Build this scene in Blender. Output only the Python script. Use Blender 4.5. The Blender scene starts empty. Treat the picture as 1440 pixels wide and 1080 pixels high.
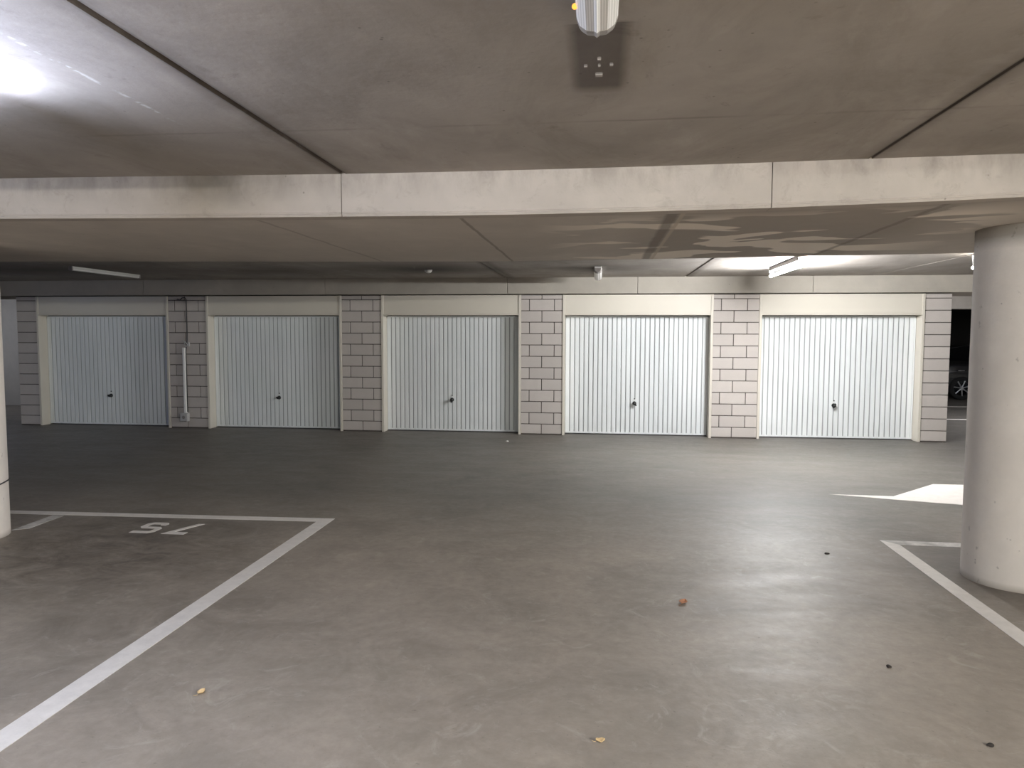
import bpy, bmesh, math, random
from mathutils import Vector, Matrix
random.seed(7)
scn = bpy.context.scene
COL = scn.collection

# ------------------------------------------------------------------ node helpers
class NT:
    def __init__(self, name):
        self.m = bpy.data.materials.new(name); self.m.use_nodes = True
        self.t = self.m.node_tree; self.t.nodes.clear()
        self.out = self.n('ShaderNodeOutputMaterial')
    def n(self, typ, **kw):
        x = self.t.nodes.new(typ)
        for k, v in kw.items(): setattr(x, k, v)
        return x
    def l(self, a, b): self.t.links.new(a, b)
    def setin(self, sock, v):
        if isinstance(v, bpy.types.NodeSocket): self.l(v, sock)
        elif isinstance(v, (tuple, list)) and len(v) == 3 and sock.type == 'RGBA': sock.default_value = (*v, 1)
        else: sock.default_value = v
    def math(self, op, a, b=0.0, clamp=False):
        x = self.n('ShaderNodeMath', operation=op, use_clamp=clamp)
        self.setin(x.inputs[0], a); self.setin(x.inputs[1], b); return x.outputs[0]
    def coord(self, scale=(1, 1, 1), loc=(0, 0, 0)):
        tc = self.n('ShaderNodeTexCoord'); mp = self.n('ShaderNodeMapping')
        mp.inputs['Scale'].default_value = scale; mp.inputs['Location'].default_value = loc
        self.l(tc.outputs['Object'], mp.inputs['Vector']); return mp.outputs[0]
    def xyz(self):
        tc = self.n('ShaderNodeTexCoord'); s = self.n('ShaderNodeSeparateXYZ')
        self.l(tc.outputs['Object'], s.inputs[0]); return s.outputs
    def noise(self, vec, scale, detail=4, rough=.55, dist=0.0):
        x = self.n('ShaderNodeTexNoise'); self.l(vec, x.inputs['Vector'])
        x.inputs['Scale'].default_value = scale; x.inputs['Detail'].default_value = detail
        x.inputs['Roughness'].default_value = rough; x.inputs['Distortion'].default_value = dist
        return x.outputs['Fac']
    def ramp(self, fac, a, b, c0=(0, 0, 0), c1=(1, 1, 1)):
        x = self.n('ShaderNodeMapRange', clamp=True); self.setin(x.inputs['Value'], fac)
        x.inputs['From Min'].default_value = a; x.inputs['From Max'].default_value = b
        return x.outputs[0]
    def mix(self, fac, a, b, mode='MIX'):
        x = self.n('ShaderNodeMix', data_type='RGBA', blend_type=mode)
        self.setin(x.inputs[0], fac); self.setin(x.inputs[6], a); self.setin(x.inputs[7], b); return x.outputs[2]
    def band(self, v, c, w):
        """1 at v==c falling to 0 at distance w"""
        d = self.math('ABSOLUTE', self.math('SUBTRACT', v, c))
        return self.math('SUBTRACT', 1.0, self.math('DIVIDE', d, w), clamp=True)
    def bump(self, h, strength=.2, dist=.01):
        b = self.n('ShaderNodeBump'); b.inputs['Strength'].default_value = strength
        b.inputs['Distance'].default_value = dist; self.l(h, b.inputs['Height']); return b.outputs[0]
    def bsdf(self, color, rough=.6, metal=0.0, normal=None, spec=.5, **kw):
        p = self.n('ShaderNodeBsdfPrincipled')
        self.setin(p.inputs['Base Color'], color); self.setin(p.inputs['Roughness'], rough)
        p.inputs['Metallic'].default_value = metal
        self.setin(p.inputs['Specular IOR Level'], spec)
        for k, v in kw.items(): self.setin(p.inputs[k.replace('_', ' ')], v)
        if normal is not None: self.l(normal, p.inputs['Normal'])
        self.l(p.outputs[0], self.out.inputs[0]); return p

def S(r, g, b):
    f = lambda c: (c / 255 / 12.92) if c / 255 <= .04045 else ((c / 255 + .055) / 1.055) ** 2.4
    return (f(r), f(g), f(b))
def mul(c, k): return tuple(x * k for x in c)

def concrete(name, base, dark=.72, light=1.12, big=.7, fine=9.0, rough=.85, stretch=(1, 1, 1), pores=True, bump=.15):
    t = NT(name); v = t.coord(stretch); v1 = t.coord()
    n1 = t.ramp(t.noise(v, big, 5, .6, .4), .32, .68)
    n2 = t.ramp(t.noise(v1, fine, 4, .6), .3, .7)
    c = t.mix(n1, mul(base, dark), mul(base, light))
    c = t.mix(t.math('MULTIPLY', n2, .35), c, mul(base, .8))
    h = t.noise(v1, fine * 6, 3)
    if pores:
        vo = t.n('ShaderNodeTexVoronoi'); t.l(v1, vo.inputs['Vector']); vo.inputs['Scale'].default_value = 14
        p = t.ramp(vo.outputs['Distance'], .10, .05)
        gate = t.ramp(t.noise(v1, 5, 1), .56, .62)
        pm = t.math('MULTIPLY', p, gate)
        c = t.mix(t.math('MULTIPLY', pm, .6), c, mul(base, .3))
    return t, c, h

def simple(name, col, rough=.5, metal=0.0, var=.06, scale=20, spec=.5, **kw):
    t = NT(name); n = t.noise(t.coord(), scale, 3)
    c = t.mix(n, mul(col, 1 - var), mul(col, 1 + var))
    t.bsdf(c, rough, metal, spec=spec, **kw); return t.m

M = {}
# floor -------------------------------------------------------------
t = NT('floor_concrete'); v = t.coord(); x, y, z = t.xyz()
b = S(153, 142, 130)
n1 = t.ramp(t.noise(v, .5, 5, .62, .8), .34, .66)
n2 = t.ramp(t.noise(t.coord((1, 1, 1), (4, 2, 0)), 1.9, 8, .68, 1.2), .38, .66)
n3 = t.ramp(t.noise(v, 15, 6, .7), .32, .68)
c = t.mix(n1, mul(b, .60), mul(b, 1.08))
c = t.mix(t.math('MULTIPLY', n2, .62), c, mul(b, 1.30))
c = t.mix(t.math('MULTIPLY', n3, .36), c, mul(b, .55))
n3b = t.ramp(t.noise(t.coord((1, 1, 1), (9, 1, 0)), 4.5, 7, .74, 1.6), .56, .70)
c = t.mix(t.math('MULTIPLY', n3b, .5), c, mul(S(168, 160, 150), 1.1))
n3c = t.ramp(t.noise(t.coord((1, 1, 1), (2, 7, 0)), 34, 3, .6), .66, .74)
c = t.mix(t.math('MULTIPLY', n3c, .5), c, mul(b, .4))
# dirt of the parked cars in the left bay
bay = t.math('MULTIPLY', t.band(x, -4.2, 1.9), t.band(y, -7.3, 1.7))
bay = t.ramp(bay, .0, .55)
dn = t.ramp(t.noise(t.coord((1, 1.5, 1)), 2.6, 9, .74, 1.0), .34, .68)
c = t.mix(t.math('MULTIPLY', t.math('MULTIPLY', bay, dn), .75), c, mul(S(70, 60, 55), .72))
# greyer driving lane before the doors; colour darkened rightward to offset the lamp
lane = t.ramp(y, -7.0, -4.8)
c = t.mix(t.math('MULTIPLY', lane, t.math('ADD', .58, t.math('MULTIPLY', t.ramp(x, -4, 1), .16))), c, mul(S(84, 84, 81), .8))
# darker floor colour round the right column
rc = t.math('MULTIPLY', t.band(x, 2.95, .9), t.band(y, -7.0, 1.0))
c = t.mix(t.math('MULTIPLY', t.ramp(rc, 0, .5), .6), c, mul(S(84, 76, 70), .6))
rn = t.ramp(t.noise(t.coord((.6, 1.6, 1)), 2.6, 6, .65, .6), .3, .7)
rr = t.math('ADD', .43, t.math('MULTIPLY', rn, .12))
t.bsdf(c, t.math('ADD', rr, t.math('MULTIPLY', n3, .06)), normal=t.bump(t.noise(v, 22, 5, .6), .16, .01), spec=.45)
M['floor'] = t.m

# ceilings ------------------------------------------------------------
t, c, h = concrete('ceiling_concrete', S(166, 158, 150), dark=.78, light=1.1, big=.8, fine=5, stretch=(1, 1, 1))
x, y, z = t.xyz(); v = t.coord((1, .35, 1))
wob = t.math('MULTIPLY', t.math('SUBTRACT', t.noise(t.coord(), 3, 3), .5), .09)
xw = t.math('ADD', x, wob)
st = t.math('MAXIMUM', t.band(xw, -1.53, .10), t.math('MULTIPLY', t.band(xw, 1.46, .08), .8))
c = t.mix(t.math('MULTIPLY', st, .55), c, S(74, 66, 60))
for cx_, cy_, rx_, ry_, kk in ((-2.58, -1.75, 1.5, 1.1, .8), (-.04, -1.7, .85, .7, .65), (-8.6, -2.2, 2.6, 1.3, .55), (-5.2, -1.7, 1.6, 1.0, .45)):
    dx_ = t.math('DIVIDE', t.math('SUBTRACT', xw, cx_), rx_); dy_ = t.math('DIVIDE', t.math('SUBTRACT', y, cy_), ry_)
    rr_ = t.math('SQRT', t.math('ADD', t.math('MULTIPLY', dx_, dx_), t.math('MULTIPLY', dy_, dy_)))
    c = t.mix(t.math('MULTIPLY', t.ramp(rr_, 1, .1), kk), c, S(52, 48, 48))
jr = t.math('MULTIPLY', t.math('MAXIMUM', t.band(xw, -1.62, .07), t.band(xw, 1.405, .05)), t.ramp(y, -5.6, -5.4))
c = t.mix(t.math('MULTIPLY', jr, .6), c, S(70, 62, 56))
jw_ = t.math('ADD', x, t.math('MULTIPLY', wob, .10))
jd = t.math('MULTIPLY', t.math('MAXIMUM', t.ramp(t.band(jw_, -1.53, .030), 0, .6), t.ramp(t.band(jw_, 1.46, .020), 0, .6)), t.ramp(y, -8.0, -8.3))
c = t.mix(t.math('MULTIPLY', jd, .8), c, S(84, 76, 71))
yw = t.math('ADD', y, t.math('MULTIPLY', wob, .35))
cr = t.math('MULTIPLY', t.math('MULTIPLY', t.band(yw, -9.22, .02), t.ramp(t.noise(t.coord(), 1.6, 3), .4, .6)), t.ramp(x, -3, -2.2))
c = t.mix(t.math('MULTIPLY', cr, .35), c, S(84, 76, 70))
mo = t.ramp(t.noise(t.coord((1, .55, 1), (3, 3, 0)), 1.7, 8, .72, .8), .46, .74)
c = t.mix(t.math('MULTIPLY', mo, .42), c, S(104, 95, 86))
mo2 = t.ramp(t.noise(t.coord((1, .8, 1), (8, 1, 0)), 6.5, 5, .7, .5), .62, .74)
c = t.mix(t.math('MULTIPLY', mo2, .35), c, S(96, 87, 79))
mo3 = t.ramp(t.noise(t.coord((1, .3, 1), (1, 8, 0)), 3.2, 6, .7, .3), .58, .72)
c = t.mix(t.math('MULTIPLY', mo3, .25), c, S(196, 190, 182))
# thin limescale run beside the left joint
sk = t.math('MULTIPLY', t.band(t.math('ADD', x, t.math('MULTIPLY', wob, .35)), -1.925, .013), t.ramp(t.noise(t.coord(), 22, 3), .45, .6))
sk = t.math('MULTIPLY', sk, t.math('MULTIPLY', t.ramp(y, -10.7, -10.3), t.ramp(y, -9.3, -9.6)))
c = t.mix(t.math('MULTIPLY', sk, .7), c, S(215, 213, 210))
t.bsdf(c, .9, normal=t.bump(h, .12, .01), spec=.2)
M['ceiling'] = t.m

# cross beam: face and soffit
t, c, h = concrete('beam_concrete', S(184, 174, 164), dark=.86, light=1.06, big=1.2, fine=7)
x, y, z = t.xyz()
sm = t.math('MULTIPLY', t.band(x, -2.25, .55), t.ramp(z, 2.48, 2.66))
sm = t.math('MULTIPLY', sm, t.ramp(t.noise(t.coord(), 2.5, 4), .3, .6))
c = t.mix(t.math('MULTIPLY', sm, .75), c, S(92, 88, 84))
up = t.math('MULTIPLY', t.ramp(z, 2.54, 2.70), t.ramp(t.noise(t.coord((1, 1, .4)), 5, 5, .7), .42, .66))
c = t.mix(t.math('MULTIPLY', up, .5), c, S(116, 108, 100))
gr = t.ramp(t.noise(t.coord((1, 1, 1.2), (5, 0, 2)), 7, 7, .75, .6), .55, .75)
c = t.mix(t.math('MULTIPLY', gr, .4), c, S(126, 118, 110))
t.bsdf(c, .88, normal=t.bump(h, .12, .01), spec=.2)
M['beam'] = t.m

t, c, h = concrete('soffit_concrete', S(200, 191, 181), dark=.85, light=1.06, big=1.0, fine=6, stretch=(1, .6, 1))
x, y, z = t.xyz()
vv = t.coord((.62, 1.0, 1), (1.3, .4, 0))
pn = t.noise(vv, 2.0, 2.5, .5, .45)
patch = t.ramp(pn, .525, .55)
zone = t.math('MULTIPLY', t.ramp(x, -.45, .05), t.ramp(x, 2.8, 2.2))
zone2 = t.math('MULTIPLY', zone, t.ramp(y, -8.2, -7.8))
wet = t.math('MULTIPLY', t.ramp(x, .1, .5), t.ramp(x, 2.6, 2.0))
c = t.mix(t.math('MULTIPLY', wet, .55), c, S(142, 132, 121))
c = t.mix(t.math('MULTIPLY', patch, t.math('MULTIPLY', zone2, .9)), c, S(240, 230, 217))
for jx, jw, dk in ((-2.13, .02, .35), (-.845, .016, .6), (.415, .05, .65), (1.92, .03, .5)):
    jn = t.math('ADD', x, t.math('MULTIPLY', t.math('SUBTRACT', t.noise(t.coord(), 4, 2), .5), .03))
    c = t.mix(t.math('MULTIPLY', t.ramp(t.band(jn, jx, jw), 0, .5), dk), c, S(118, 109, 100))
c = t.mix(t.math('MULTIPLY', t.ramp(t.band(x, .475, .018), 0, .5), .7), c, S(196, 184, 168))
t.bsdf(c, .85, normal=t.bump(h, .1, .01), spec=.25)
M['soffit'] = t.m

t, c, h = concrete('lintel_concrete', S(178, 171, 160), dark=.85, light=1.05, big=.8, fine=7)
t.bsdf(c, .88, normal=t.bump(h, .12, .01), spec=.2); M['lintel'] = t.m

t, c, h = concrete('column_concrete', S(214, 205, 196), dark=.9, light=1.05, big=1.6, fine=8, stretch=(1, 1, .5))
x, y, z = t.xyz()
vo = t.n('ShaderNodeTexVoronoi'); wv = t.n('ShaderNodeTexNoise'); t.l(t.coord(), wv.inputs['Vector']); wv.inputs['Scale'].default_value = 30
wm = t.mix(.06, t.coord((1, 1, .6)), wv.outputs['Color'])
t.l(wm, vo.inputs['Vector']); vo.inputs['Scale'].default_value = 12
sp = t.math('MULTIPLY', t.ramp(vo.outputs['Distance'], .16, .07), t.ramp(t.noise(t.coord(), 3.2, 2), .46, .54))
c = t.mix(t.math('MULTIPLY', sp, .42), c, S(110, 100, 92))
rust = t.math('MULTIPLY', t.ramp(z, 1.0, .1), t.math('MULTIPLY', t.ramp(x, 2.99, 3.08), t.ramp(t.noise(t.coord((1, 1, .12)), 5, 4), .35, .6)))
c = t.mix(t.math('MULTIPLY', rust, .6), c, S(158, 130, 92))
top_shade = t.math('MULTIPLY', t.ramp(z, 2.33, 2.42), .65)  # shadow band under the beam, painted into the column top
c = t.mix(top_shade, c, S(110, 104, 98))
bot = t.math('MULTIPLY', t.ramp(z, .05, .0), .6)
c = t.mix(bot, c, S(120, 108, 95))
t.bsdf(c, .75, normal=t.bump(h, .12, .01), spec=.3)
M['column'] = t.m

# block piers
t = NT('grey_block'); v = t.coord()
g = t.n('ShaderNodeNewGeometry')
rnd = g.outputs['Random Per Island']
b = S(192, 184, 178)
c = t.mix(rnd, mul(b, .94), mul(b, 1.04))
c = t.mix(t.math('MULTIPLY', t.ramp(t.noise(v, 5, 5, .6), .35, .7), .35), c, mul(b, .82))
c = t.mix(t.math('MULTIPLY', t.ramp(t.noise(v, 120, 2), .55, .7), .25), c, mul(b, .6))
t.bsdf(c, .9, normal=t.bump(t.noise(v, 90, 4), .3, .005), spec=.15)
M['block'] = t.m
M['mortar'] = simple('mortar', S(84, 77, 72), .95, var=.1)

M['cream'] = simple('cream_paint', S(210, 203, 190), .5, var=.03, scale=3)
t = NT('door_white'); v = t.coord((1, 1, .4)); x, y, z = t.xyz()
c = t.mix(t.ramp(t.noise(v, 2.2, 4), .3, .7), S(226, 229, 229), S(236, 238, 238))
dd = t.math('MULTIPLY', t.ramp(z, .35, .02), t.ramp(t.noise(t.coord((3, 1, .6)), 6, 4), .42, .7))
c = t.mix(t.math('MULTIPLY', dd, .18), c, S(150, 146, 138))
groove_shade = t.ramp(y, .2035, .211)  # shade in the rib grooves, put into the colour by depth
c = t.mix(t.math('MULTIPLY', groove_shade, .6), c, S(92, 92, 92))
t.bsdf(c, .45, spec=.4); M['door'] = t.m
M['dark'] = simple('dark_gap', S(38, 36, 34), .9)
M['black'] = simple('black_plastic', S(22, 22, 23), .38)
M['steel'] = simple('lock_steel', S(170, 170, 168), .35, .9)
M['escut'] = simple('white_plate', S(222, 224, 222), .4)
t = NT('white_road_paint'); v = t.coord()
c = t.mix(t.ramp(t.noise(v, 9, 5, .7), .35, .7), S(212, 205, 198), S(228, 221, 214))
wear = t.ramp(t.noise(v, 38, 5, .75), .64, .74)
c = t.mix(t.math('MULTIPLY', wear, .55), c, S(140, 133, 126))
t.bsdf(c, .55, normal=t.bump(t.noise(v, 60, 4), .15, .005)); M['paint'] = t.m
t = NT('worn_road_paint'); v = t.coord()
c = t.mix(t.ramp(t.noise(v, 5, 6, .7), .38, .62), S(160, 155, 149), S(214, 208, 202))
t.bsdf(c, .55); M['worn'] = t.m
M['lampwhite'] = simple('lamp_housing', S(205, 203, 198), .5)
M['lampdark'] = simple('lamp_grey_housing', S(128, 126, 125), .5)
M['lampgrey'] = simple('lamp_end_cap', S(138, 132, 128), .4)
t = NT('ribbed_diffuser'); x, y, z = t.xyz()
w = t.math('SINE', t.math('MULTIPLY', x, 900))
c = t.mix(t.ramp(w, -1, 1), S(190, 186, 182), S(226, 223, 220))
t.bsdf(c, .3, spec=.5); M['diffuser'] = t.m
def emis(name, col, s):
    t = NT(name); n = t.noise(t.coord(), 2, 1)
    e = t.n('ShaderNodeEmission'); t.setin(e.inputs[0], t.mix(n, mul(col, .97), col)); e.inputs[1].default_value = s
    t.l(e.outputs[0], t.out.inputs[0]); return t.m
M['galv'] = simple('grey_cable', S(70, 68, 68), .6)
M['pipe'] = simple('white_pvc', S(240, 238, 234), .45)
M['box'] = simple('grey_box', S(186, 184, 182), .5)
t = NT('lamp_footprint_grime'); x, y, z = t.xyz()
c = t.mix(t.ramp(t.noise(t.coord(), 14, 5), .3, .7), S(92, 83, 77), S(112, 103, 96))
ex = t.math('MULTIPLY', t.ramp(t.math('ABSOLUTE', x), .112, .068), t.ramp(y, .36, .27))
tr = t.n('ShaderNodeBsdfTransparent'); p = t.bsdf(c, .9, spec=.1); mx = t.n('ShaderNodeMixShader')
t.l(t.math('MULTIPLY', ex, .52), mx.inputs[0]); t.l(tr.outputs[0], mx.inputs[1]); t.l(p.outputs[0], mx.inputs[2]); t.l(mx.outputs[0], t.out.inputs[0])
M['grime'] = t.m
M['plug'] = simple('grey_plug', S(150, 142, 136), .8)
M['leaf_brown'] = simple('brown_leaf', S(186, 132, 100), .8, var=.25, scale=60)
M['leaf_yellow'] = simple('yellow_leaf', S(214, 184, 136), .8, var=.2, scale=60)
M['pebble'] = simple('dark_pebble', S(48, 42, 38), .9)
M['scrap'] = simple('white_scrap', S(225, 222, 216), .8)
M['carpaint'] = simple('black_car_paint', S(22, 24, 28), .2, var=.02, Coat_Weight=.6)
M['carglass'] = simple('dark_car_glass', S(12, 14, 16), .08, var=.01)
M['tyre'] = simple('tyre_rubber', S(20, 20, 20), .85)
M['alloy'] = simple('alloy_wheel', S(170, 172, 175), .35, .8)
M['chrome'] = simple('chrome', S(225, 226, 228), .15, 1.0)
M['lampred'] = simple('red_tail_lamp', S(120, 14, 14), .2)
M['wallgrey'] = None
t, c, h = concrete('wall_concrete', S(176, 172, 166), dark=.88, light=1.05, big=.6, fine=6)
t.bsdf(c, .85, normal=t.bump(h, .1, .01), spec=.2); M['wallgrey'] = t.m

# ------------------------------------------------------------------ geometry helpers
def box(bm, x0, x1, y0, y1, z0, z1):
    vs = [bm.verts.new(p) for p in ((x0, y0, z0), (x1, y0, z0), (x1, y1, z0), (x0, y1, z0), (x0, y0, z1), (x1, y0, z1), (x1, y1, z1), (x0, y1, z1))]
    for f in ((3, 2, 1, 0), (4, 5, 6, 7), (0, 1, 5, 4), (1, 2, 6, 5), (2, 3, 7, 6), (3, 0, 4, 7)):
        bm.faces.new([vs[i] for i in f])
def prism(bm, pts, z0, z1):
    """pts counter-clockwise in xy"""
    lo = [bm.verts.new((p[0], p[1], z0)) for p in pts]; hi = [bm.verts.new((p[0], p[1], z1)) for p in pts]
    bm.faces.new(lo[::-1]); bm.faces.new(hi); n = len(pts)
    for i in range(n): bm.faces.new([lo[i], lo[(i + 1) % n], hi[(i + 1) % n], hi[i]])
def loft(bm, rings, cap=True, close=True):
    R = [[bm.verts.new(p) for p in r] for r in rings]
    for a, b in zip(R, R[1:]):
        n = len(a)
        for i in range(n if close else n - 1):
            j = (i + 1) % n
            bm.faces.new([a[i], a[j], b[j], b[i]])
    if cap: bm.faces.new(R[0][::-1]); bm.faces.new(R[-1])
def tube(bm, pts, r, n=10):
    pts = [Vector(p) for p in pts]; rings = []
    for i, p in enumerate(pts):
        d = (pts[min(i + 1, len(pts) - 1)] - pts[max(i - 1, 0)]).normalized()
        a = d.orthogonal().normalized() if i == 0 else (a - d * a.dot(d)).normalized()
        b = d.cross(a)
        rr = r[i] if isinstance(r, (list, tuple)) else r
        rings.append([p + (a * math.cos(2 * math.pi * k / n) + b * math.sin(2 * math.pi * k / n)) * rr for k in range(n)])
    loft(bm, rings)
def obj(name, bm, mat, parent=None, bevel=0, smooth=False, seg=2):
    bmesh.ops.recalc_face_normals(bm, faces=bm.faces)
    me = bpy.data.meshes.new(name); bm.to_mesh(me); bm.free()
    for m in (mat if isinstance(mat, (list, tuple)) else [mat]): me.materials.append(m)
    o = bpy.data.objects.new(name, me); COL.objects.link(o)
    if parent: o.parent = parent
    if smooth:
        for p in me.polygons: p.use_smooth = True
    if bevel:
        b = o.modifiers.new('bevel', 'BEVEL'); b.width = bevel; b.segments = seg; b.limit_method = 'ANGLE'; b.angle_limit = math.radians(50)
        b.harden_normals = False
    return o
def B(): return bmesh.new()
def tag(o, label, cat, group=None, kind=None):
    o['label'] = label; o['category'] = cat
    if group: o['group'] = group
    if kind: o['kind'] = kind
    return o
def empty(name, loc, label, cat, group=None, rz=0):
    o = bpy.data.objects.new(name, None); COL.objects.link(o); o.location = loc; o.rotation_euler = (0, 0, rz)
    o.empty_display_size = .2
    return tag(o, label, cat, group)

# ------------------------------------------------------------------ main dimensions
CEIL = 2.709
YB0, YB1 = -8.314, -5.524          # faces of the wide cross beam
ZT, ZH = 2.42, 2.07                # top of the garage front, door lintel
X0, X1, Y0, Y1 = -19.0, 15.0, -19.0, 13.0
def interp(tab, x):
    if x <= tab[0][0]: return tab[0][1]
    for (a, za), (b, zb) in zip(tab, tab[1:]):
        if x <= b: return za + (zb - za) * (x - a) / (b - a)
    return tab[-1][1]
SOF_F = [(-3.794, 2.470), (-2.637, 2.456), (-1.547, 2.447), (-.854, 2.442), (-.186, 2.443), (.457, 2.449), (.944, 2.455), (1.38, 2.465), (1.859, 2.477), (2.254, 2.491), (2.7, 2.50)]
TOP_F = [(-3.794, 2.722), (-2.637, 2.709), (-1.547, 2.697), (-.854, 2.694), (-.186, 2.695), (.457, 2.699), (.944, 2.704), (1.38, 2.710), (1.859, 2.715), (2.254, 2.719), (2.7, 2.722)]
SOF_R = [(-6.282, 2.493), (-5.469, 2.486), (-2.558, 2.458), (-.99, 2.446), (.763, 2.457), (3.267, 2.482), (4, 2.485)]

# floor
bm = B(); box(bm, X0, X1, Y0, Y1, -.25, 0)
tag(obj('floor', bm, M['floor']), 'grey power-floated concrete floor of the car park', 'floor', kind='structure')

# ceiling slabs with recessed joints running away from the camera
def ceiling_part(bm, y0, y1, joints, zfun, ny=1):
    xs = []
    g = sorted(joints)
    edges = [X0] + [q for j, w in g for q in (j - w / 2, j + w / 2)] + [X1]
    cols = []
    for k in range(0, len(edges), 2):
        a, b_ = edges[k], edges[k + 1]
        n = max(1, int((b_ - a) / .5))
        for i in range(n + 1): cols.append((a + (b_ - a) * i / n, 0))
        if k + 2 < len(edges): cols += [(b_ + .006, .016), (edges[k + 2] - .006, .016)]
    rows = []
    for i in range(ny + 1):
        yy = y0 + (y1 - y0) * i / ny
        rows.append([bm.verts.new((x_, yy, zfun(x_, yy) + d)) for x_, d in cols])
    for r0, r1 in zip(rows, rows[1:]):
        for i in range(len(cols) - 1): bm.faces.new([r0[i], r0[i + 1], r1[i + 1], r1[i]])
def zfront(x_, y_):
    k = min(1, max(0, (y_ + 10.2) / (YB0 + 10.2)))
    return CEIL + (interp(TOP_F, x_) - CEIL) * k
bm = B()
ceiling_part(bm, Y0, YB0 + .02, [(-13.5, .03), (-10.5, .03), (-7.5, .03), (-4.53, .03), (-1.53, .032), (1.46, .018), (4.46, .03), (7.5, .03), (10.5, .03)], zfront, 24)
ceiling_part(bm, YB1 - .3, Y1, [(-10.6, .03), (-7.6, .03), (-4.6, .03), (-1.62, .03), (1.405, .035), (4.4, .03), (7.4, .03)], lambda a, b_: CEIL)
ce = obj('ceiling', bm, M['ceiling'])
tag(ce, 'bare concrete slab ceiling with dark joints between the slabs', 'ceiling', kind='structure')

# wide cross beam: front face in three lengths, soffit, rear face
beam = bpy.data.objects.new('cross_beam', None); COL.objects.link(beam); beam.location = (0, YB0, 2.45)
tag(beam, 'wide low concrete beam crossing the whole ceiling in front of the garages', 'beam', kind='structure')
def under_beam(o): o.parent = beam; o.matrix_parent_inverse = Matrix.Translation((0, -YB0, -2.45)); return o
bm = B()
cuts = [X0, -4.84, -1.545, .944, 4.0, X1]
for a, b_ in zip(cuts, cuts[1:]):
    n = max(2, int((b_ - a) / .3)); rings = []
    for i in range(n + 1):
        xx = a + (b_ - a) * i / n
        xx2 = xx + (.0025 if i == 0 else -.0025 if i == n else 0)
        zb, zt = interp(SOF_F, xx), interp(TOP_F, xx) + .05
        rings.append([(xx2, YB0, zt), (xx2, YB0, zb + .025), (xx2, YB0 + .004, zb + .021), (xx2, YB0 + .004, zb + .017), (xx2, YB0, zb + .013), (xx2, YB0 + .008, zb), (xx2, YB0 + .12, zb), (xx2, YB0 + .12, zt)])
    loft(bm, rings)
under_beam(obj('beam_face', bm, M['beam']))
bm = B()
n = 70; rows = []
for j in range(5):
    f = j / 4; yy = YB0 + .118 + (YB1 - YB0 - .118) * f
    rows.append([bm.verts.new((X0 + (X1 - X0) * i / n, yy, interp(SOF_F, X0 + (X1 - X0) * i / n) * (1 - f) + interp(SOF_R, X0 + (X1 - X0) * i / n) * f + .0005)) for i in range(n + 1)])
for r0, r1 in zip(rows, rows[1:]):
    for i in range(n): bm.faces.new([r0[i], r0[i + 1], r1[i + 1], r1[i]])
top = [bm.verts.new((v_.co.x, v_.co.y, CEIL + .05)) for v_ in rows[-1]]
for i in range(n): bm.faces.new([rows[-1][i], rows[-1][i + 1], top[i + 1], top[i]])
under_beam(obj('beam_soffit', bm, M['soffit']))

# beam over the garage fronts (in lengths with visible joints)
bm = B()
for a, b_ in zip([X0, -8.3, -4.85, -1.592, .62, 3.46, X1], [-8.3, -4.85, -1.592, .62, 3.46, X1]):
    box(bm, a + .003, b_ - .003, -.035, 1.25, ZT + .012, CEIL + .03)
tag(obj('garage_beam', bm, M['lintel'], bevel=.006), 'long concrete beam directly above the row of garage doors', 'beam', kind='structure')

# ------------------------------------------------------------------ garage row
WX = [-10.89, -10.48, -7.851, -7.117, -4.565, -3.839, -1.356, -.639, 1.879, 2.624, 5.213, 5.622]
COURSE0, COURSE = .185, .196
def pier(x0, x1, two, one, label, side=0):
    r = bpy.data.objects.new('block_wall', None); COL.objects.link(r); r.location = (x0, 0, 0)
    tag(r, label, 'wall', 'block piers between the garage doors', kind='structure')
    bm = B(); j = .012; w = x1 - x0
    z0 = .03; k = 0; zs = [.02] + [COURSE0 + COURSE * i for i in range(12)] + [ZT - .004]
    for k in range(len(zs) - 1):
        cuts = [0.0] + [f * w for f in (two if k % 2 else one)] + [w]
        for a, b_ in zip(cuts, cuts[1:]):
            za, zb = zs[k] + (j / 2 if k else 0), zs[k + 1] - j / 2
            if zb - za < .02: continue
            box(bm, a + (j / 2 if a > 0 else .002), b_ - (j / 2 if b_ < w else .002), 0, .12, za, zb)
        if side:                                    # long side wall of the end garage
            yy = .12; kk = 0
            while yy < 5.4:
                y2 = min(yy + (.22 if (k % 2 and kk == 0) else .44), 5.4)
                xa, xb = (w - .1, w) if side > 0 else (0, .1)
                box(bm, xa, xb, yy + j, y2, za, zb); yy = y2; kk += 1
    obj('blockwork', bm, M['block'], r, bevel=.004, seg=1)
    bm = B(); box(bm, .003, w - .003, .010, .14, 0, ZT)
    if side: box(bm, *((w - .12, w - .006) if side > 0 else (.006, .12)), .12, 5.45, 0, ZT)
    obj('mortar_bed', bm, M['mortar'], r)
pier(WX[0], WX[1], [], [], 'narrow grey block pier at the left end of the garage row', -1)
pier(WX[2], WX[3], [.175, .80], [.44], 'grey block pier carrying the vertical cable pipe and junction box')
pier(WX[4], WX[5], [.215, .79], [.51], 'grey block pier between the second and third garage doors from the left')
pier(WX[6], WX[7], [.20, .80], [.50], 'grey block pier between the middle garage door and the bright door right of it')
pier(WX[8], WX[9], [.17, .74], [.45], 'pale lit block pier left of the brightest garage door')
pier(WX[10], WX[11], [], [], 'pale block pier at the right end of the garage row near the round column', 1)

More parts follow.
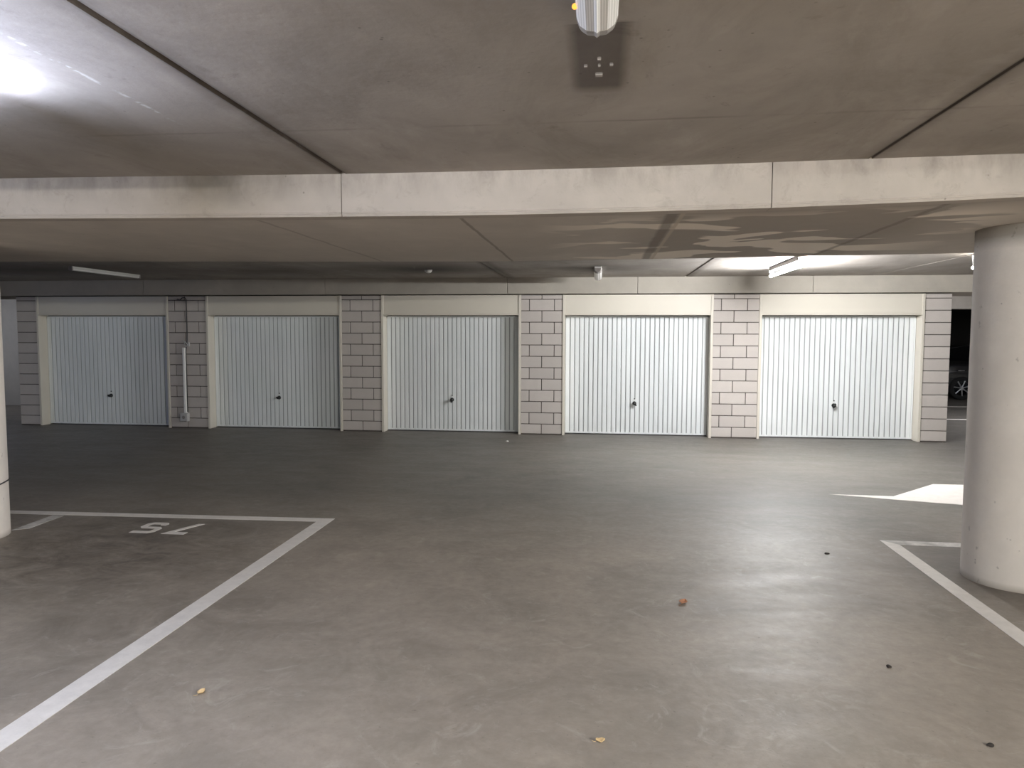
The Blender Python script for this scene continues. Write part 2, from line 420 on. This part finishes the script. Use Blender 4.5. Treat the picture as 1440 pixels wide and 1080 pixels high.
# closed garages behind the doors: rear wall and roof
bm = B(); box(bm, WX[0], WX[-1], 5.45, 5.6, 0, ZT); box(bm, WX[0], WX[-1], 1.25, 5.6, ZT, CEIL + .02)
tag(obj('wall_garage_rear', bm, M['wallgrey']), 'rear wall of the garage row', 'wall', kind='structure')

ords = ['leftmost dim garage door beside the left end pier, bluish white ribbed leaf',
        'second garage door from the left, dim grey-white ribbed leaf right of the cable pipe',
        'middle garage door of the five, grey-white ribbed leaf with shadowed right edge',
        'bright white ribbed garage door with a dark shadow strip down its right side',
        'rightmost and brightest white ribbed garage door, below the glowing tube lamp']
hx = [-9.162, -5.838, -2.607, .603, 3.907]; hz = [.566, .569, .573, .554, .564]; hrot = [75, 80, -10, 38, -28]
D = .2; JW = .042
for i in range(5):
    a, b_ = WX[1 + 2 * i], WX[2 + 2 * i]; w = b_ - a; cx = (a + b_) / 2
    g = empty('garage_door', (cx, 0, 0), ords[i], 'garage door', 'white up-and-over garage doors in a row')
    # jambs
    for s in (-1, 1):
        xo, xi = s * w / 2, s * (w / 2 - JW)
        bm = B(); box(bm, min(xo, xi), max(xo, xi), -.014, D + .06, 0, ZT - .004)
        obj('door_jamb', bm, M['cream'], g, bevel=.003, seg=1)
    hwid = w / 2 - JW
    bm = B(); box(bm, -hwid, hwid, -.002, D + .04, ZH + .026, ZT - .006); obj('header_panel', bm, M['cream'], g)
    bm = B(); box(bm, -hwid, hwid, -.016, D + .02, ZH, ZH + .024); obj('header_trim', bm, M['cream'], g, bevel=.003, seg=1)
    # ribbed leaf
    L, R_ = -hwid + .012, hwid - .012
    nr = 30; pitch = (R_ - L) / nr; prof = []
    for k in range(nr):
        q = L + k * pitch
        prof += [(q, D), (q + pitch - .022, D - .001), (q + pitch - .016, D + .013), (q + pitch - .004, D + .013)]
    prof.append((R_, D))
    bm = B()
    zb, zt = .024, ZH - .022
    lo = [bm.verts.new((px_, py_, zb)) for px_, py_ in prof]; hi = [bm.verts.new((px_, py_, zt)) for px_, py_ in prof]
    for k in range(len(prof) - 1): bm.faces.new([lo[k], lo[k + 1], hi[k + 1], hi[k]])
    leaf = obj('door_leaf', bm, M['door'], g)
    bm = B()                                         # flat edge stiles and rails of the leaf
    box(bm, L - .006, L + .018, D - .006, D + .03, zb, zt); box(bm, R_ - .018, R_ + .006, D - .006, D + .03, zb, zt)
    box(bm, L - .006, R_ + .006, D - .007, D + .03, zb - .006, zb + .022); box(bm, L - .006, R_ + .006, D - .006, D + .03, zt - .012, zt + .008)
    obj('leaf_edge', bm, M['door'], leaf)
    bm = B(); box(bm, -w / 2 + JW, w / 2 - JW, D + .035, D + .05, 0, ZH); obj('dark_backing', bm, M['dark'], g)
    bm = B(); box(bm, -hwid, hwid, D - .02, D + .04, 0, .008); obj('door_sill', bm, M['galv'], g)
    # handle
    hxx = hx[i] - cx; h_ = hz[i]
    bm = B(); pts = [(hxx + .021 * math.cos(2 * math.pi * k / 20), .021 * math.sin(2 * math.pi * k / 20)) for k in range(20)]
    rings = [[(px_, D - .006, h_ + .028 + pz * 3.0) for px_, pz in pts], [(px_, D - .011, h_ + .028 + pz * 2.9) for px_, pz in pts]]
    loft(bm, rings); hd = obj('handle', bm, M['escut'], g, smooth=False)
    hd['label'] = 'black knob handle on a white plate'
    bm = B(); tube(bm, [(hxx, D - .01, h_), (hxx, D - .016, h_), (hxx, D - .02, h_), (hxx, D - .06, h_)], [.034, .034, .020, .018], 18)
    ang = math.radians(hrot[i]); dx, dz = math.sin(ang) * .05, -math.cos(ang) * .05
    tube(bm, [(hxx - dx * .7, D - .058, h_ - dz * .7), (hxx - dx * .3, D - .064, h_ - dz * .3), (hxx, D - .066, h_), (hxx + dx * .4, D - .064, h_ + dz * .4), (hxx + dx, D - .056, h_ + dz)], [.012, .019, .026, .018, .011], 12)
    obj('knob', bm, M['black'], hd, smooth=True)
    bm = B(); tube(bm, [(hxx + .002, D - .009, h_ + .078), (hxx + .002, D - .017, h_ + .078)], .011, 16); obj('lock_cylinder', bm, M['black'], hd)

# ------------------------------------------------------------------ cable, pipe and box on the second pier
g = empty('cable_conduit', (-7.53, -.003, .13), 'thin cable running down into a white pipe and grey junction box on the block pier', 'cable conduit')
def loc(pts): return [(p[0] + 7.53, p[1], p[2] - .13) for p in pts]
bm = B(); tube(bm, loc([(-7.66, -.012, 2.36), (-7.60, -.012, 2.345), (-7.56, -.014, 2.385), (-7.51, -.012, 2.395), (-7.483, -.012, 2.35), (-7.480, -.012, 2.0), (-7.484, -.012, 1.62), (-7.50, -.016, 1.50), (-7.515, -.012, 1.40), (-7.512, -.012, .30)]), .009, 8); obj('cable', bm, M['galv'], g, smooth=True)
bm = B()
tube(bm, loc([(-7.59, -.02, 1.60), (-7.55, -.03, 1.605), (-7.50, -.035, 1.575), (-7.47, -.03, 1.53), (-7.50, -.03, 1.50), (-7.54, -.02, 1.53), (-7.52, -.03, 1.575)]), .010, 8)
box(bm, -7.468 + 7.53, -7.440 + 7.53, -.03, 0, 1.50 - .13, 1.58 - .13)
br = obj('bracket', bm, M['box'], g)
bm = B(); x_, zz = -7.545 + 7.53, .13
pts = [(-.027, 0), (.027, 0), (.027, -.034), (.018, -.044), (-.018, -.044), (-.027, -.034)]
loft(bm, [[(x_ + a, b_, .285 - zz) for a, b_ in pts], [(x_ + a, b_, 1.48 - zz) for a, b_ in pts]]); obj('pipe', bm, M['pipe'], g, bevel=.004)
bm = B(); box(bm, x_ - .034, x_ + .034, -.01, .009, .770 - zz, .776 - zz); obj('pipe_clip', bm, M['box'], g)
bm = B(); box(bm, -.098, .05, -.075, 0, 0, .155); jb = obj('junction_box', bm, M['box'], g, bevel=.008)
bm = B(); box(bm, -.09, .042, -.082, -.074, .008, .147); obj('box_cover', bm, M['box'], jb, bevel=.004)
bm = B(); tube(bm, [(-.024, -.08, .077), (-.024, -.086, .077)], .03, 20); obj('box_knockout', bm, M['lampgrey'], jb)

# ------------------------------------------------------------------ columns
def column(x_, y_, r, zt, label):
    bm = B(); n = 64; prof = [(r * 1.0, 0), (r, .01), (r, zt * .25), (r, zt * .5), (r, zt * .75), (r, zt - .012), (r - .006, zt)]
    loft(bm, [[(x_ + q * math.cos(2 * math.pi * k / n), y_ + q * math.sin(2 * math.pi * k / n), z_) for k in range(n)] for q, z_ in prof])
    o = obj('concrete_column', bm, M['column'], smooth=True)
    e = o.modifiers.new('edge', 'EDGE_SPLIT'); e.split_angle = math.radians(40)
    return tag(o, label, 'column', 'round concrete columns', kind='structure')
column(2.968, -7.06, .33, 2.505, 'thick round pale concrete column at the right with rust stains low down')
column(-5.37, -7.06, .33, 2.48, 'round pale concrete column cut by the left picture edge beside bay 75')
column(-13.7, -7.06, .33, 2.49, 'round concrete column farther along the beam at the left')
column(11.3, -7.06, .33, 2.50, 'round concrete column farther along the beam at the right')
# wire strap on the left column
bm = B(); tube(bm, [(-5.37 + .3375 * math.cos(a), -7.06 + .3375 * math.sin(a), .46 + .015 * math.sin(3 * a)) for a in [2 * math.pi * k / 40 for k in range(41)]], .006, 6)
tag(obj('wire_tie', bm, M['galv'], smooth=True), 'thin dark wire tied round the left column near its foot', 'wire')

# ------------------------------------------------------------------ floor markings
def mark(name, pts, label, cat, mat='paint', group=None, parent=None, h=.0025):
    a = sum(p[0] * q[1] - q[0] * p[1] for p, q in zip(pts, pts[1:] + pts[:1]))
    if a < 0: pts = pts[::-1]
    bm = B(); prism(bm, pts, 0.0, h)
    o = obj(name, bm, M[mat], parent)
    if label: tag(o, label, cat, group)
    return o
G = 'white painted parking bay lines'
mark('bay_line', [(-2.60, -12.4), (-2.468, -12.4), (-2.468, -6.038), (-2.60, -6.165)], 'long white stripe along the right side of bay 75', 'painted line', group=G)
mark('bay_line', [(-6.6, -6.17), (-6.6, -6.28), (-2.60, -6.165), (-2.468, -6.038), (-2.66, -6.045)], 'white stripe across the front of bay 75', 'painted line', group=G)
mark('bay_line', [(-5.19, -6.265), (-5.075, -6.262), (-5.045, -6.72), (-5.155, -6.80)], 'short worn white stripe running from the front line of bay 75 to the left column', 'painted line', 'worn', group=G)
mark('bay_line', [(2.385, -12.4), (2.50, -12.4), (2.50, -6.27), (2.385, -6.138)], 'white stripe along the left side of the bay at the right column', 'painted line', group=G)
mark('bay_line', [(2.385, -6.138), (2.50, -6.27), (5.0, -6.29), (5.0, -6.175)], 'white stripe across the front of the bay behind the right column', 'painted line', 'worn', group=G)
mark('painted_arrow', [(2.51, -4.315), (3.14, -4.50), (3.72, -4.66), (4.75, -4.95), (5.1, -4.25), (4.7, -3.585), (3.90, -3.586), (3.18, -4.33)], 'big white painted floor arrow partly hidden behind the right column', 'floor arrow')
num = empty('bay_number', (-3.83, -6.56, 0), 'white number 75 painted on the floor, seen upside down', 'number')
def dig(name, polys):
    bm = B()
    for pts in polys:
        pts = [(a + 3.83, b_ + 6.56) for a, b_ in pts]
        ar = sum(p[0] * q[1] - q[0] * p[1] for p, q in zip(pts, pts[1:] + pts[:1]))
        prism(bm, pts if ar > 0 else pts[::-1], 0, .0025)
    return obj(name, bm, M['paint'], num)
s = .034; e = .045
# five (rotated 180 degrees: its top bar is nearest the camera)
dig('digit_five', [[(-4.085, -6.735), (-3.915, -6.735), (-3.875, -6.69), (-3.875, -6.575), (-3.91, -6.53), (-4.035, -6.53), (-4.045, -6.52), (-4.045, -6.455), (-4.03, -6.445), (-3.96, -6.445), (-3.95, -6.475), (-3.90, -6.475), (-3.90, -6.42), (-3.93, -6.385), (-4.06, -6.385), (-4.10, -6.43), (-4.10, -6.545), (-4.065, -6.585), (-3.94, -6.585), (-3.93, -6.595), (-3.93, -6.66), (-3.94, -6.67), (-4.085, -6.67)]])
dig('digit_seven', [[(-3.785, -6.735), (-3.575, -6.735), (-3.575, -6.665), (-3.695, -6.665), (-3.575, -6.385), (-3.635, -6.385)]])

# ------------------------------------------------------------------ litter on the floor
def leaf(x_, y_, L, rz, mat, label):
    bm = B(); n = 9; c_, s_ = math.cos(rz), math.sin(rz); rows = []
    for i in range(n + 1):
        u = i / n; w = L * .42 * math.sin(math.pi * min(1, u * 1.02)) ** .7 * (1 - .25 * u) + .0004
        r = []
        for k in (-1, -.5, 0, .5, 1):
            a, b_ = (u - .5) * L, k * w; zz = .003 + .010 * abs(k) ** 2 + .008 * (u - .5) ** 2 * 2 + .002 * math.sin(9 * u + k)
            r.append(bm.verts.new((a, b_, zz)))
        rows.append(r)
    for r0, r1 in zip(rows, rows[1:]):
        for k in range(4): bm.faces.new([r0[k], r1[k], r1[k + 1], r0[k + 1]])
    tube(bm, [(-L * .5, 0, .004), (-L * .72, .004, .004), (-L * .85, .012, .0045)], .0012, 5)
    o = obj('fallen_leaf', bm, mat, smooth=True); o.location = (x_, y_, 0); o.rotation_euler = (0, 0, rz)
    so = o.modifiers.new('solid', 'SOLIDIFY'); so.thickness = .001
    return tag(o, label, 'leaf', 'fallen leaves on the floor')
leaf(.558, -7.841, .075, 1.2, M['leaf_brown'], 'brown dry leaf on the floor in the middle of the driving lane')
leaf(-1.906, -9.362, .045, 1.3, M['leaf_yellow'], 'small yellow dry leaf right of the long white line of bay 75')
leaf(.02, -9.553, .04, .2, M['leaf_yellow'], 'small pale yellow leaf at the bottom middle of the floor')
def pebble(x_, y_, r, label, mat='pebble', name='pebble', cat='pebble'):
    bm = B(); bmesh.ops.create_icosphere(bm, subdivisions=3, radius=r)
    ph = random.random() * 6
    for v_ in bm.verts:
        k = 1 + .18 * math.sin(v_.co.x / r * 3 + ph) + .14 * math.sin(v_.co.y / r * 4 + ph * 2)
        v_.co = Vector((v_.co.x * k * 1.25, v_.co.y * k, max(v_.co.z * .6 * k, -.3 * r)))
    mz = min(v_.co.z for v_ in bm.verts)
    for v_ in bm.verts: v_.co.z -= mz
    o = obj(name, bm, M[mat], smooth=True); o.location = (x_, y_, 0)
    return tag(o, label, cat, 'bits of dirt on the floor')
pebble(1.532, -8.645, .012, 'small dark pebble on the floor left of the right bay line')
pebble(1.67, -9.375, .013, 'small dark pebble at the bottom right corner of the floor')
pebble(1.82, -6.603, .013, 'small dark pebble on the floor beside the shiny lamp reflection')
pebble(-1.482, -.889, .018, 'white scrap on the floor in front of the middle garage door', 'scrap', 'paper_scrap', 'scrap')

# ------------------------------------------------------------------ lamps
def prism_lamp(x_, y0, y1, label, ind=False, group='unlit ceiling batten lamps'):
    """closed batten with ribbed diffuser, hung under the ceiling, running along y"""
    g = empty('batten_lamp', (x_, y0, CEIL), label, 'ceiling lamp', group); L = y1 - y0
    bm = B(); box(bm, -.05, .05, .03, L - .03, -.034, 0); obj('housing', bm, M['lampwhite'], g, bevel=.004)
    half = [(-.060, -.026), (-.059, -.056), (-.050, -.080), (-.030, -.094), (-.008, -.097), (0, -.103), (.008, -.097), (.030, -.094), (.050, -.080), (.059, -.056), (.060, -.026)]
    bm = B(); loft(bm, [[(a, yy, b_) for a, b_ in half] for yy in (.075, L - .075)]); obj('diffuser', bm, M['diffuser'], g)
    for e0, e1 in ((.075, -.0), (L - .075, L)):
        bm = B(); sh = lambda k, yy: [(a * k, yy, -.026 + (b_ + .026) * k) for a, b_ in half]
        d = (e1 - e0)
        loft(bm, [sh(1.015, e0), sh(1.0, e0 + d * .25), sh(.9, e0 + d * .7), sh(.72, e1)])
        obj('end_cap', bm, M['lampgrey'], g)
    if ind:
        bm = B(); bmesh.ops.create_uvsphere(bm, u_segments=12, v_segments=8, radius=.008); bmesh.ops.translate(bm, verts=bm.verts, vec=(-.061, L - .16, -.062))
        o = obj('indicator_light', bm, emis('orange_glow', (1, .38, .06), 2.2), g); o['label'] = 'tiny orange glowing indicator'
    return g
def tube_lamp(x_, y0, y1, label, mat, group='lit ceiling tube lamps', hang=.152):
    g = empty('tube_lamp', (x_, y0, CEIL), label, 'ceiling lamp', group); L = y1 - y0; hg = hang
    bm = B(); box(bm, -.04, .04, .03, L - .03, -.06, 0); obj('housing', bm, M['lampdark'], g, bevel=.004)
    for a, b_ in ((0, .02), (L - .02, L)):
        bm = B(); loft(bm, [[(-.036, yy, 0), (.036, yy, 0), (.032, yy, -.06), (.011, yy, -hg - .008), (-.011, yy, -hg - .008), (-.032, yy, -.06)] for yy in (a, b_)]); obj('end_cap', bm, M['lampdark'], g, bevel=.004)
    bm = B(); tube(bm, [(0, -.035, -hg), (0, L * .5, -hg), (0, L + .035, -hg)], .019, 14); obj('tube', bm, mat, g, smooth=True)
    return g
def lit(name, col, e): return emis(name, col, e)
prism_lamp(-.018, -11.88, -10.36, 'unlit white batten lamp with ribbed cover at the top of the picture', True)
prism_lamp(-.04, -2.05, -.55, 'unlit white batten lamp seen end-on above the fourth garage door from the left')
# slim strip before the leftmost door
g = empty('strip_lamp', (-7.63, -2.75, CEIL), 'unlit slim strip lamp on the dark ceiling before the leftmost garage door', 'ceiling lamp', 'unlit ceiling batten lamps')
bm = B(); box(bm, -.028, .028, .02, 1.58, -.028, 0); obj('housing', bm, M['lampwhite'], g, bevel=.003)
bm = B(); loft(bm, [[(-.026, yy, -.026), (-.022, yy, -.05), (0, yy, -.06), (.022, yy, -.05), (.026, yy, -.026)] for yy in (.02, 1.58)]); obj('diffuser', bm, M['diffuser'], g)
for e0 in (0, 1.575):
    bm = B(); box(bm, -.030, .030, e0, e0 + .025, -.06, 0); obj('end_cap', bm, M['lampgrey'], g, bevel=.004)
# small round detector
g = empty('ceiling_detector', (-2.58, -1.7, CEIL), 'small round white detector on the dark ceiling above the middle garage door', 'detector')
def disc(prof, name, mat):
    bm = B(); n = 32; loft(bm, [[(q * math.cos(2 * math.pi * k / n), q * math.sin(2 * math.pi * k / n), zz) for k in range(n)] for q, zz in prof]); return obj(name, bm, mat, g)
disc([(.058, 0), (.058, -.012), (.052, -.016)], 'base', M['lampgrey'])
disc([(.052, -.015), (.050, -.026), (.034, -.044), (.018, -.050)], 'head', M['lampwhite'])
LAMPS = [
 (2.43, -3.22, -1.65, 'brightly lit tube lamp on the ceiling in front of the rightmost garage door', (1, 1.02, 1.04), 980),
 (4.45, -4.70, -3.15, 'lit tube lamp mostly hidden behind the right round column', (1.02, 1, .95), 60),
 (-2.42, -11.55, -10.00, 'lit bluish tube lamp at the left edge of the front ceiling', (.88, 1, 1.32), 240),
 (4.5, -15.0, -13.5, 'lit tube lamp on the ceiling behind the viewpoint at right', (1.04, 1.03, .95), 2800),
 (-2.33, -16.0, -14.4, 'lit tube lamp on the ceiling behind the viewpoint at left', (.97, 1.06, 1), 850),
 (7.0, -12.6, -11.1, 'lit tube lamp on the ceiling right of the right column', (.8, .95, 1.2), 300),
 (-14.6, .6, 2.1, 'lit tube lamp in the side passage left of the garages', (.9, .96, 1.12), 170),
 (9.6, 1.5, 3.0, 'lit tube lamp in the side passage right of the garages', (.95, .98, 1.06), 800),
 (-11.8, -4.6, -3.1, 'added bluish fill tube lamp on the rear ceiling far left', (.62, .84, 1.5), 62),  # unseen lamp added to tint the rear left bluish
]
for k, (lx, ly0, ly1, ll, lc, le) in enumerate(LAMPS):
    tube_lamp(lx, ly0, ly1, ll, lit('lit_tube_%d' % k, lc, le), hang=.12 if k == 0 else .152)

# grimy footprint of a removed lamp
g = empty('lamp_footprint', (-.013, -9.97, CEIL - .006), 'dark rectangular mark with old screw plugs on the ceiling behind the unlit top lamp', 'ceiling mark')
bm = B(); bm.faces.new([bm.verts.new(p) for p in ((-.115, -.3, -.0015), (-.115, .37, -.0015), (.115, .37, -.0015), (.115, -.3, -.0015))]); obj('grime_mark', bm, M['grime'], g)
for px_, py_, rx, ry in ((-.001, .155, .013, .012), (-.048, .062, .006, .006), (.043, .058, .006, .006), (0, .062, .004, .005), (0, .0, .006, .006)):
    bm = B(); box(bm, px_ - rx, px_ + rx, py_ - ry, py_ + ry, -.005, .006); obj('screw_plug', bm, M['plug'], g, bevel=.001)

# ------------------------------------------------------------------ outer shell of the car park
def wall(name, x0, x1, y0, y1, z0, z1, label, mat='wallgrey'):
    bm = B(); box(bm, x0, x1, y0, y1, z0, z1); tag(obj(name, bm, M[mat]), label, 'wall', kind='structure')
wall('wall_left', X0 - .2, X0, Y0, Y1, 0, CEIL + .03, 'far left concrete wall of the car park')
wall('wall_right', X1, X1 + .2, Y0, Y1, 0, CEIL + .03, 'far right concrete wall of the car park')
wall('wall_front', X0, X1, Y0 - .2, Y0, 0, CEIL + .03, 'concrete wall behind the viewpoint')
wall('wall_back', X0, X1, Y1, Y1 + .2, 0, CEIL + .03, 'concrete wall coloured dark as if unlit, at the far end behind the parked car', 'dark')  # near-black colour stands in for the missing light in the bay
wall('wall_passage', X0, WX[0], 3.4, 3.6, 0, CEIL + .03, 'pale concrete wall closing the passage at the left of the garages')
bm = B(); box(bm, WX[-1], X1, 5.8, 6.2, 2.36, CEIL + .02)
tag(obj('passage_lintel', bm, M['lintel'], bevel=.006), 'pale concrete lintel over the dark bay at the right of the garages', 'lintel', kind='structure')
mark('bay_line', [(5.9, 3.42), (X1 - 1, 3.42), (X1 - 1, 3.56), (5.9, 3.56)], 'white stripe across the floor in the right passage, nearer the end pier', 'painted line', group=G)
mark('bay_line', [(5.9, 6.3), (X1 - 1, 6.3), (X1 - 1, 6.45), (5.9, 6.45)], 'white stripe across the floor in front of the dark parked car', 'painted line', group=G)

# ------------------------------------------------------------------ dark car in the bay beyond
car = empty('car', (10.9, 9.3, 0), 'black parked car with silver spoked wheels in the dark bay beyond the right end pier', 'car')
HW = .88
st = [(-2.08, .34, .50, .62), (-2.04, .26, .78, .78), (-1.85, .22, .92, .84), (-1.3, .2, .97, .88), (-.4, .18, .96, .88), (.6, .18, .94, .88), (1.1, .2, .90, .87), (1.7, .22, .80, .82), (2.0, .26, .66, .72), (2.1, .34, .52, .58)]
bm = B(); rings = []
for xx, z0, z1, w in st:
    rings.append([(xx, -w * .94, z0), (xx, -w, z0 + (z1 - z0) * .3), (xx, -w, z0 + (z1 - z0) * .62), (xx, -w * .95, z1), (xx, w * .95, z1), (xx, w, z0 + (z1 - z0) * .62), (xx, w, z0 + (z1 - z0) * .3), (xx, w * .94, z0)])
loft(bm, rings); obj('car_body', bm, M['carpaint'], car, bevel=.04, smooth=True, seg=3)
bm = B(); rings = []
for xx, zt, w in ((-1.95, .95, .78), (-1.55, 1.36, .66), (-1.0, 1.45, .64), (-.2, 1.46, .64), (.35, 1.38, .65), (1.15, .92, .78)):
    rings.append([(xx, -.84 if zt > 1 else -.8, .88), (xx, -w, zt), (xx, w, zt), (xx, .84 if zt > 1 else .8, .88)])
loft(bm, rings); obj('cabin', bm, M['carglass'], car, bevel=.03, smooth=True, seg=3)
bm = B(); loft(bm, [[(xx, -w, z1), (xx, w, z1), (xx, w, z1 + .025), (xx, -w, z1 + .025)] for xx, z1, w in ((-1.56, 1.352, .655), (-1.0, 1.445, .635), (-.2, 1.455, .635), (.36, 1.375, .64))]); obj('car_roof', bm, M['carpaint'], car, smooth=False, bevel=.01)
for wx_ in (-1.19, 1.36):
    for s in (-1, 1):
        wl = bpy.data.objects.new('wheel', None); COL.objects.link(wl); wl.parent = car; wl.location = (wx_, s * .80, .315)
        bm = B(); n = 40; prof = [(.20, -.1), (.29, -.105), (.315, -.085), (.315, .085), (.29, .105), (.20, .1)]
        R = [[(q * math.cos(2 * math.pi * k / n), yy, q * math.sin(2 * math.pi * k / n)) for k in range(n)] for q, yy in prof]
        loft(bm, R + [R[0]], cap=False); obj('tyre', bm, M['tyre'], wl, smooth=True)
        bm = B(); yo = s * .085
        R = [[(q * math.cos(2 * math.pi * k / n), yy, q * math.sin(2 * math.pi * k / n)) for k in range(n)] for q, yy in ((.225, yo), (.225, yo + s * .015), (.20, yo + s * .012), (.20, yo - s * .06))]
        loft(bm, R, cap=False)
        tube(bm, [(0, yo - s * .01, 0), (0, yo + s * .012, 0), (0, yo + s * .018, 0)], [.05, .045, .025], 20)
        for k in range(7):
            a = 2 * math.pi * k / 7 + .3; c_, s_ = math.cos(a), math.sin(a)
            tube(bm, [(c_ * .03, yo, s_ * .03), (c_ * .12, yo + s * .006, s_ * .12), (c_ * .212, yo, s_ * .212)], [.022, .016, .020], 8)
        obj('alloy_rim', bm, M['alloy'], wl)
for xx in (-1.22, -.05):
    bm = B(); tube(bm, [(xx - .09, -.885, .79), (xx - .07, -.905, .79), (xx + .07, -.905, .79), (xx + .09, -.885, .79)], .012, 8); obj('door_handle', bm, M['chrome'], car, smooth=True)
for s in (-1, 1):
    bm = B(); box(bm, -2.07, -1.98, s * .55 - .16, s * .55 + .16, .62, .78); obj('tail_lamp', bm, M['lampred'], car, bevel=.02)
    bm = B(); tube(bm, [(.62, s * .84, .96), (.62, s * .93, .99), (.62, s * 1.0, 1.0), (.62, s * 1.03, 1.0)], [.02, .06, .07, .04], 12); obj('wing_mirror', bm, M['carpaint'], car, smooth=True)

# ------------------------------------------------------------------ camera
yaw, pitch, roll, fpx = .1192, .0684, .0027, 1029.63
f = Vector((-math.sin(yaw) * math.cos(pitch), math.cos(yaw) * math.cos(pitch), -math.sin(pitch)))
r = Vector((math.cos(yaw), math.sin(yaw), 0)); u = r.cross(f)
r2 = r * math.cos(roll) + u * math.sin(roll); u2 = u * math.cos(roll) - r * math.sin(roll)
cam = bpy.data.cameras.new('camera'); co = bpy.data.objects.new('camera', cam); COL.objects.link(co)
co.matrix_world = Matrix(((r2.x, u2.x, -f.x, 0), (r2.y, u2.y, -f.y, -12.6063), (r2.z, u2.z, -f.z, 1.7478), (0, 0, 0, 1)))
cam.sensor_fit = 'HORIZONTAL'; cam.sensor_width = 36; cam.lens = 36 * fpx / 1440; cam.clip_start = .05
scn.camera = co

# ------------------------------------------------------------------ world and view
w = bpy.data.worlds.new('world'); scn.world = w; w.use_nodes = True
w.node_tree.nodes['Background'].inputs[0].default_value = (.02, .021, .024, 1); w.node_tree.nodes['Background'].inputs[1].default_value = 1
scn.view_settings.view_transform = 'Standard'; scn.view_settings.look = 'None'
scn.view_settings.exposure = 0.0
scn.cycles.max_bounces = 8; scn.cycles.diffuse_bounces = 5; scn.cycles.sample_clamp_indirect = 6
scn.cycles.use_denoising = True
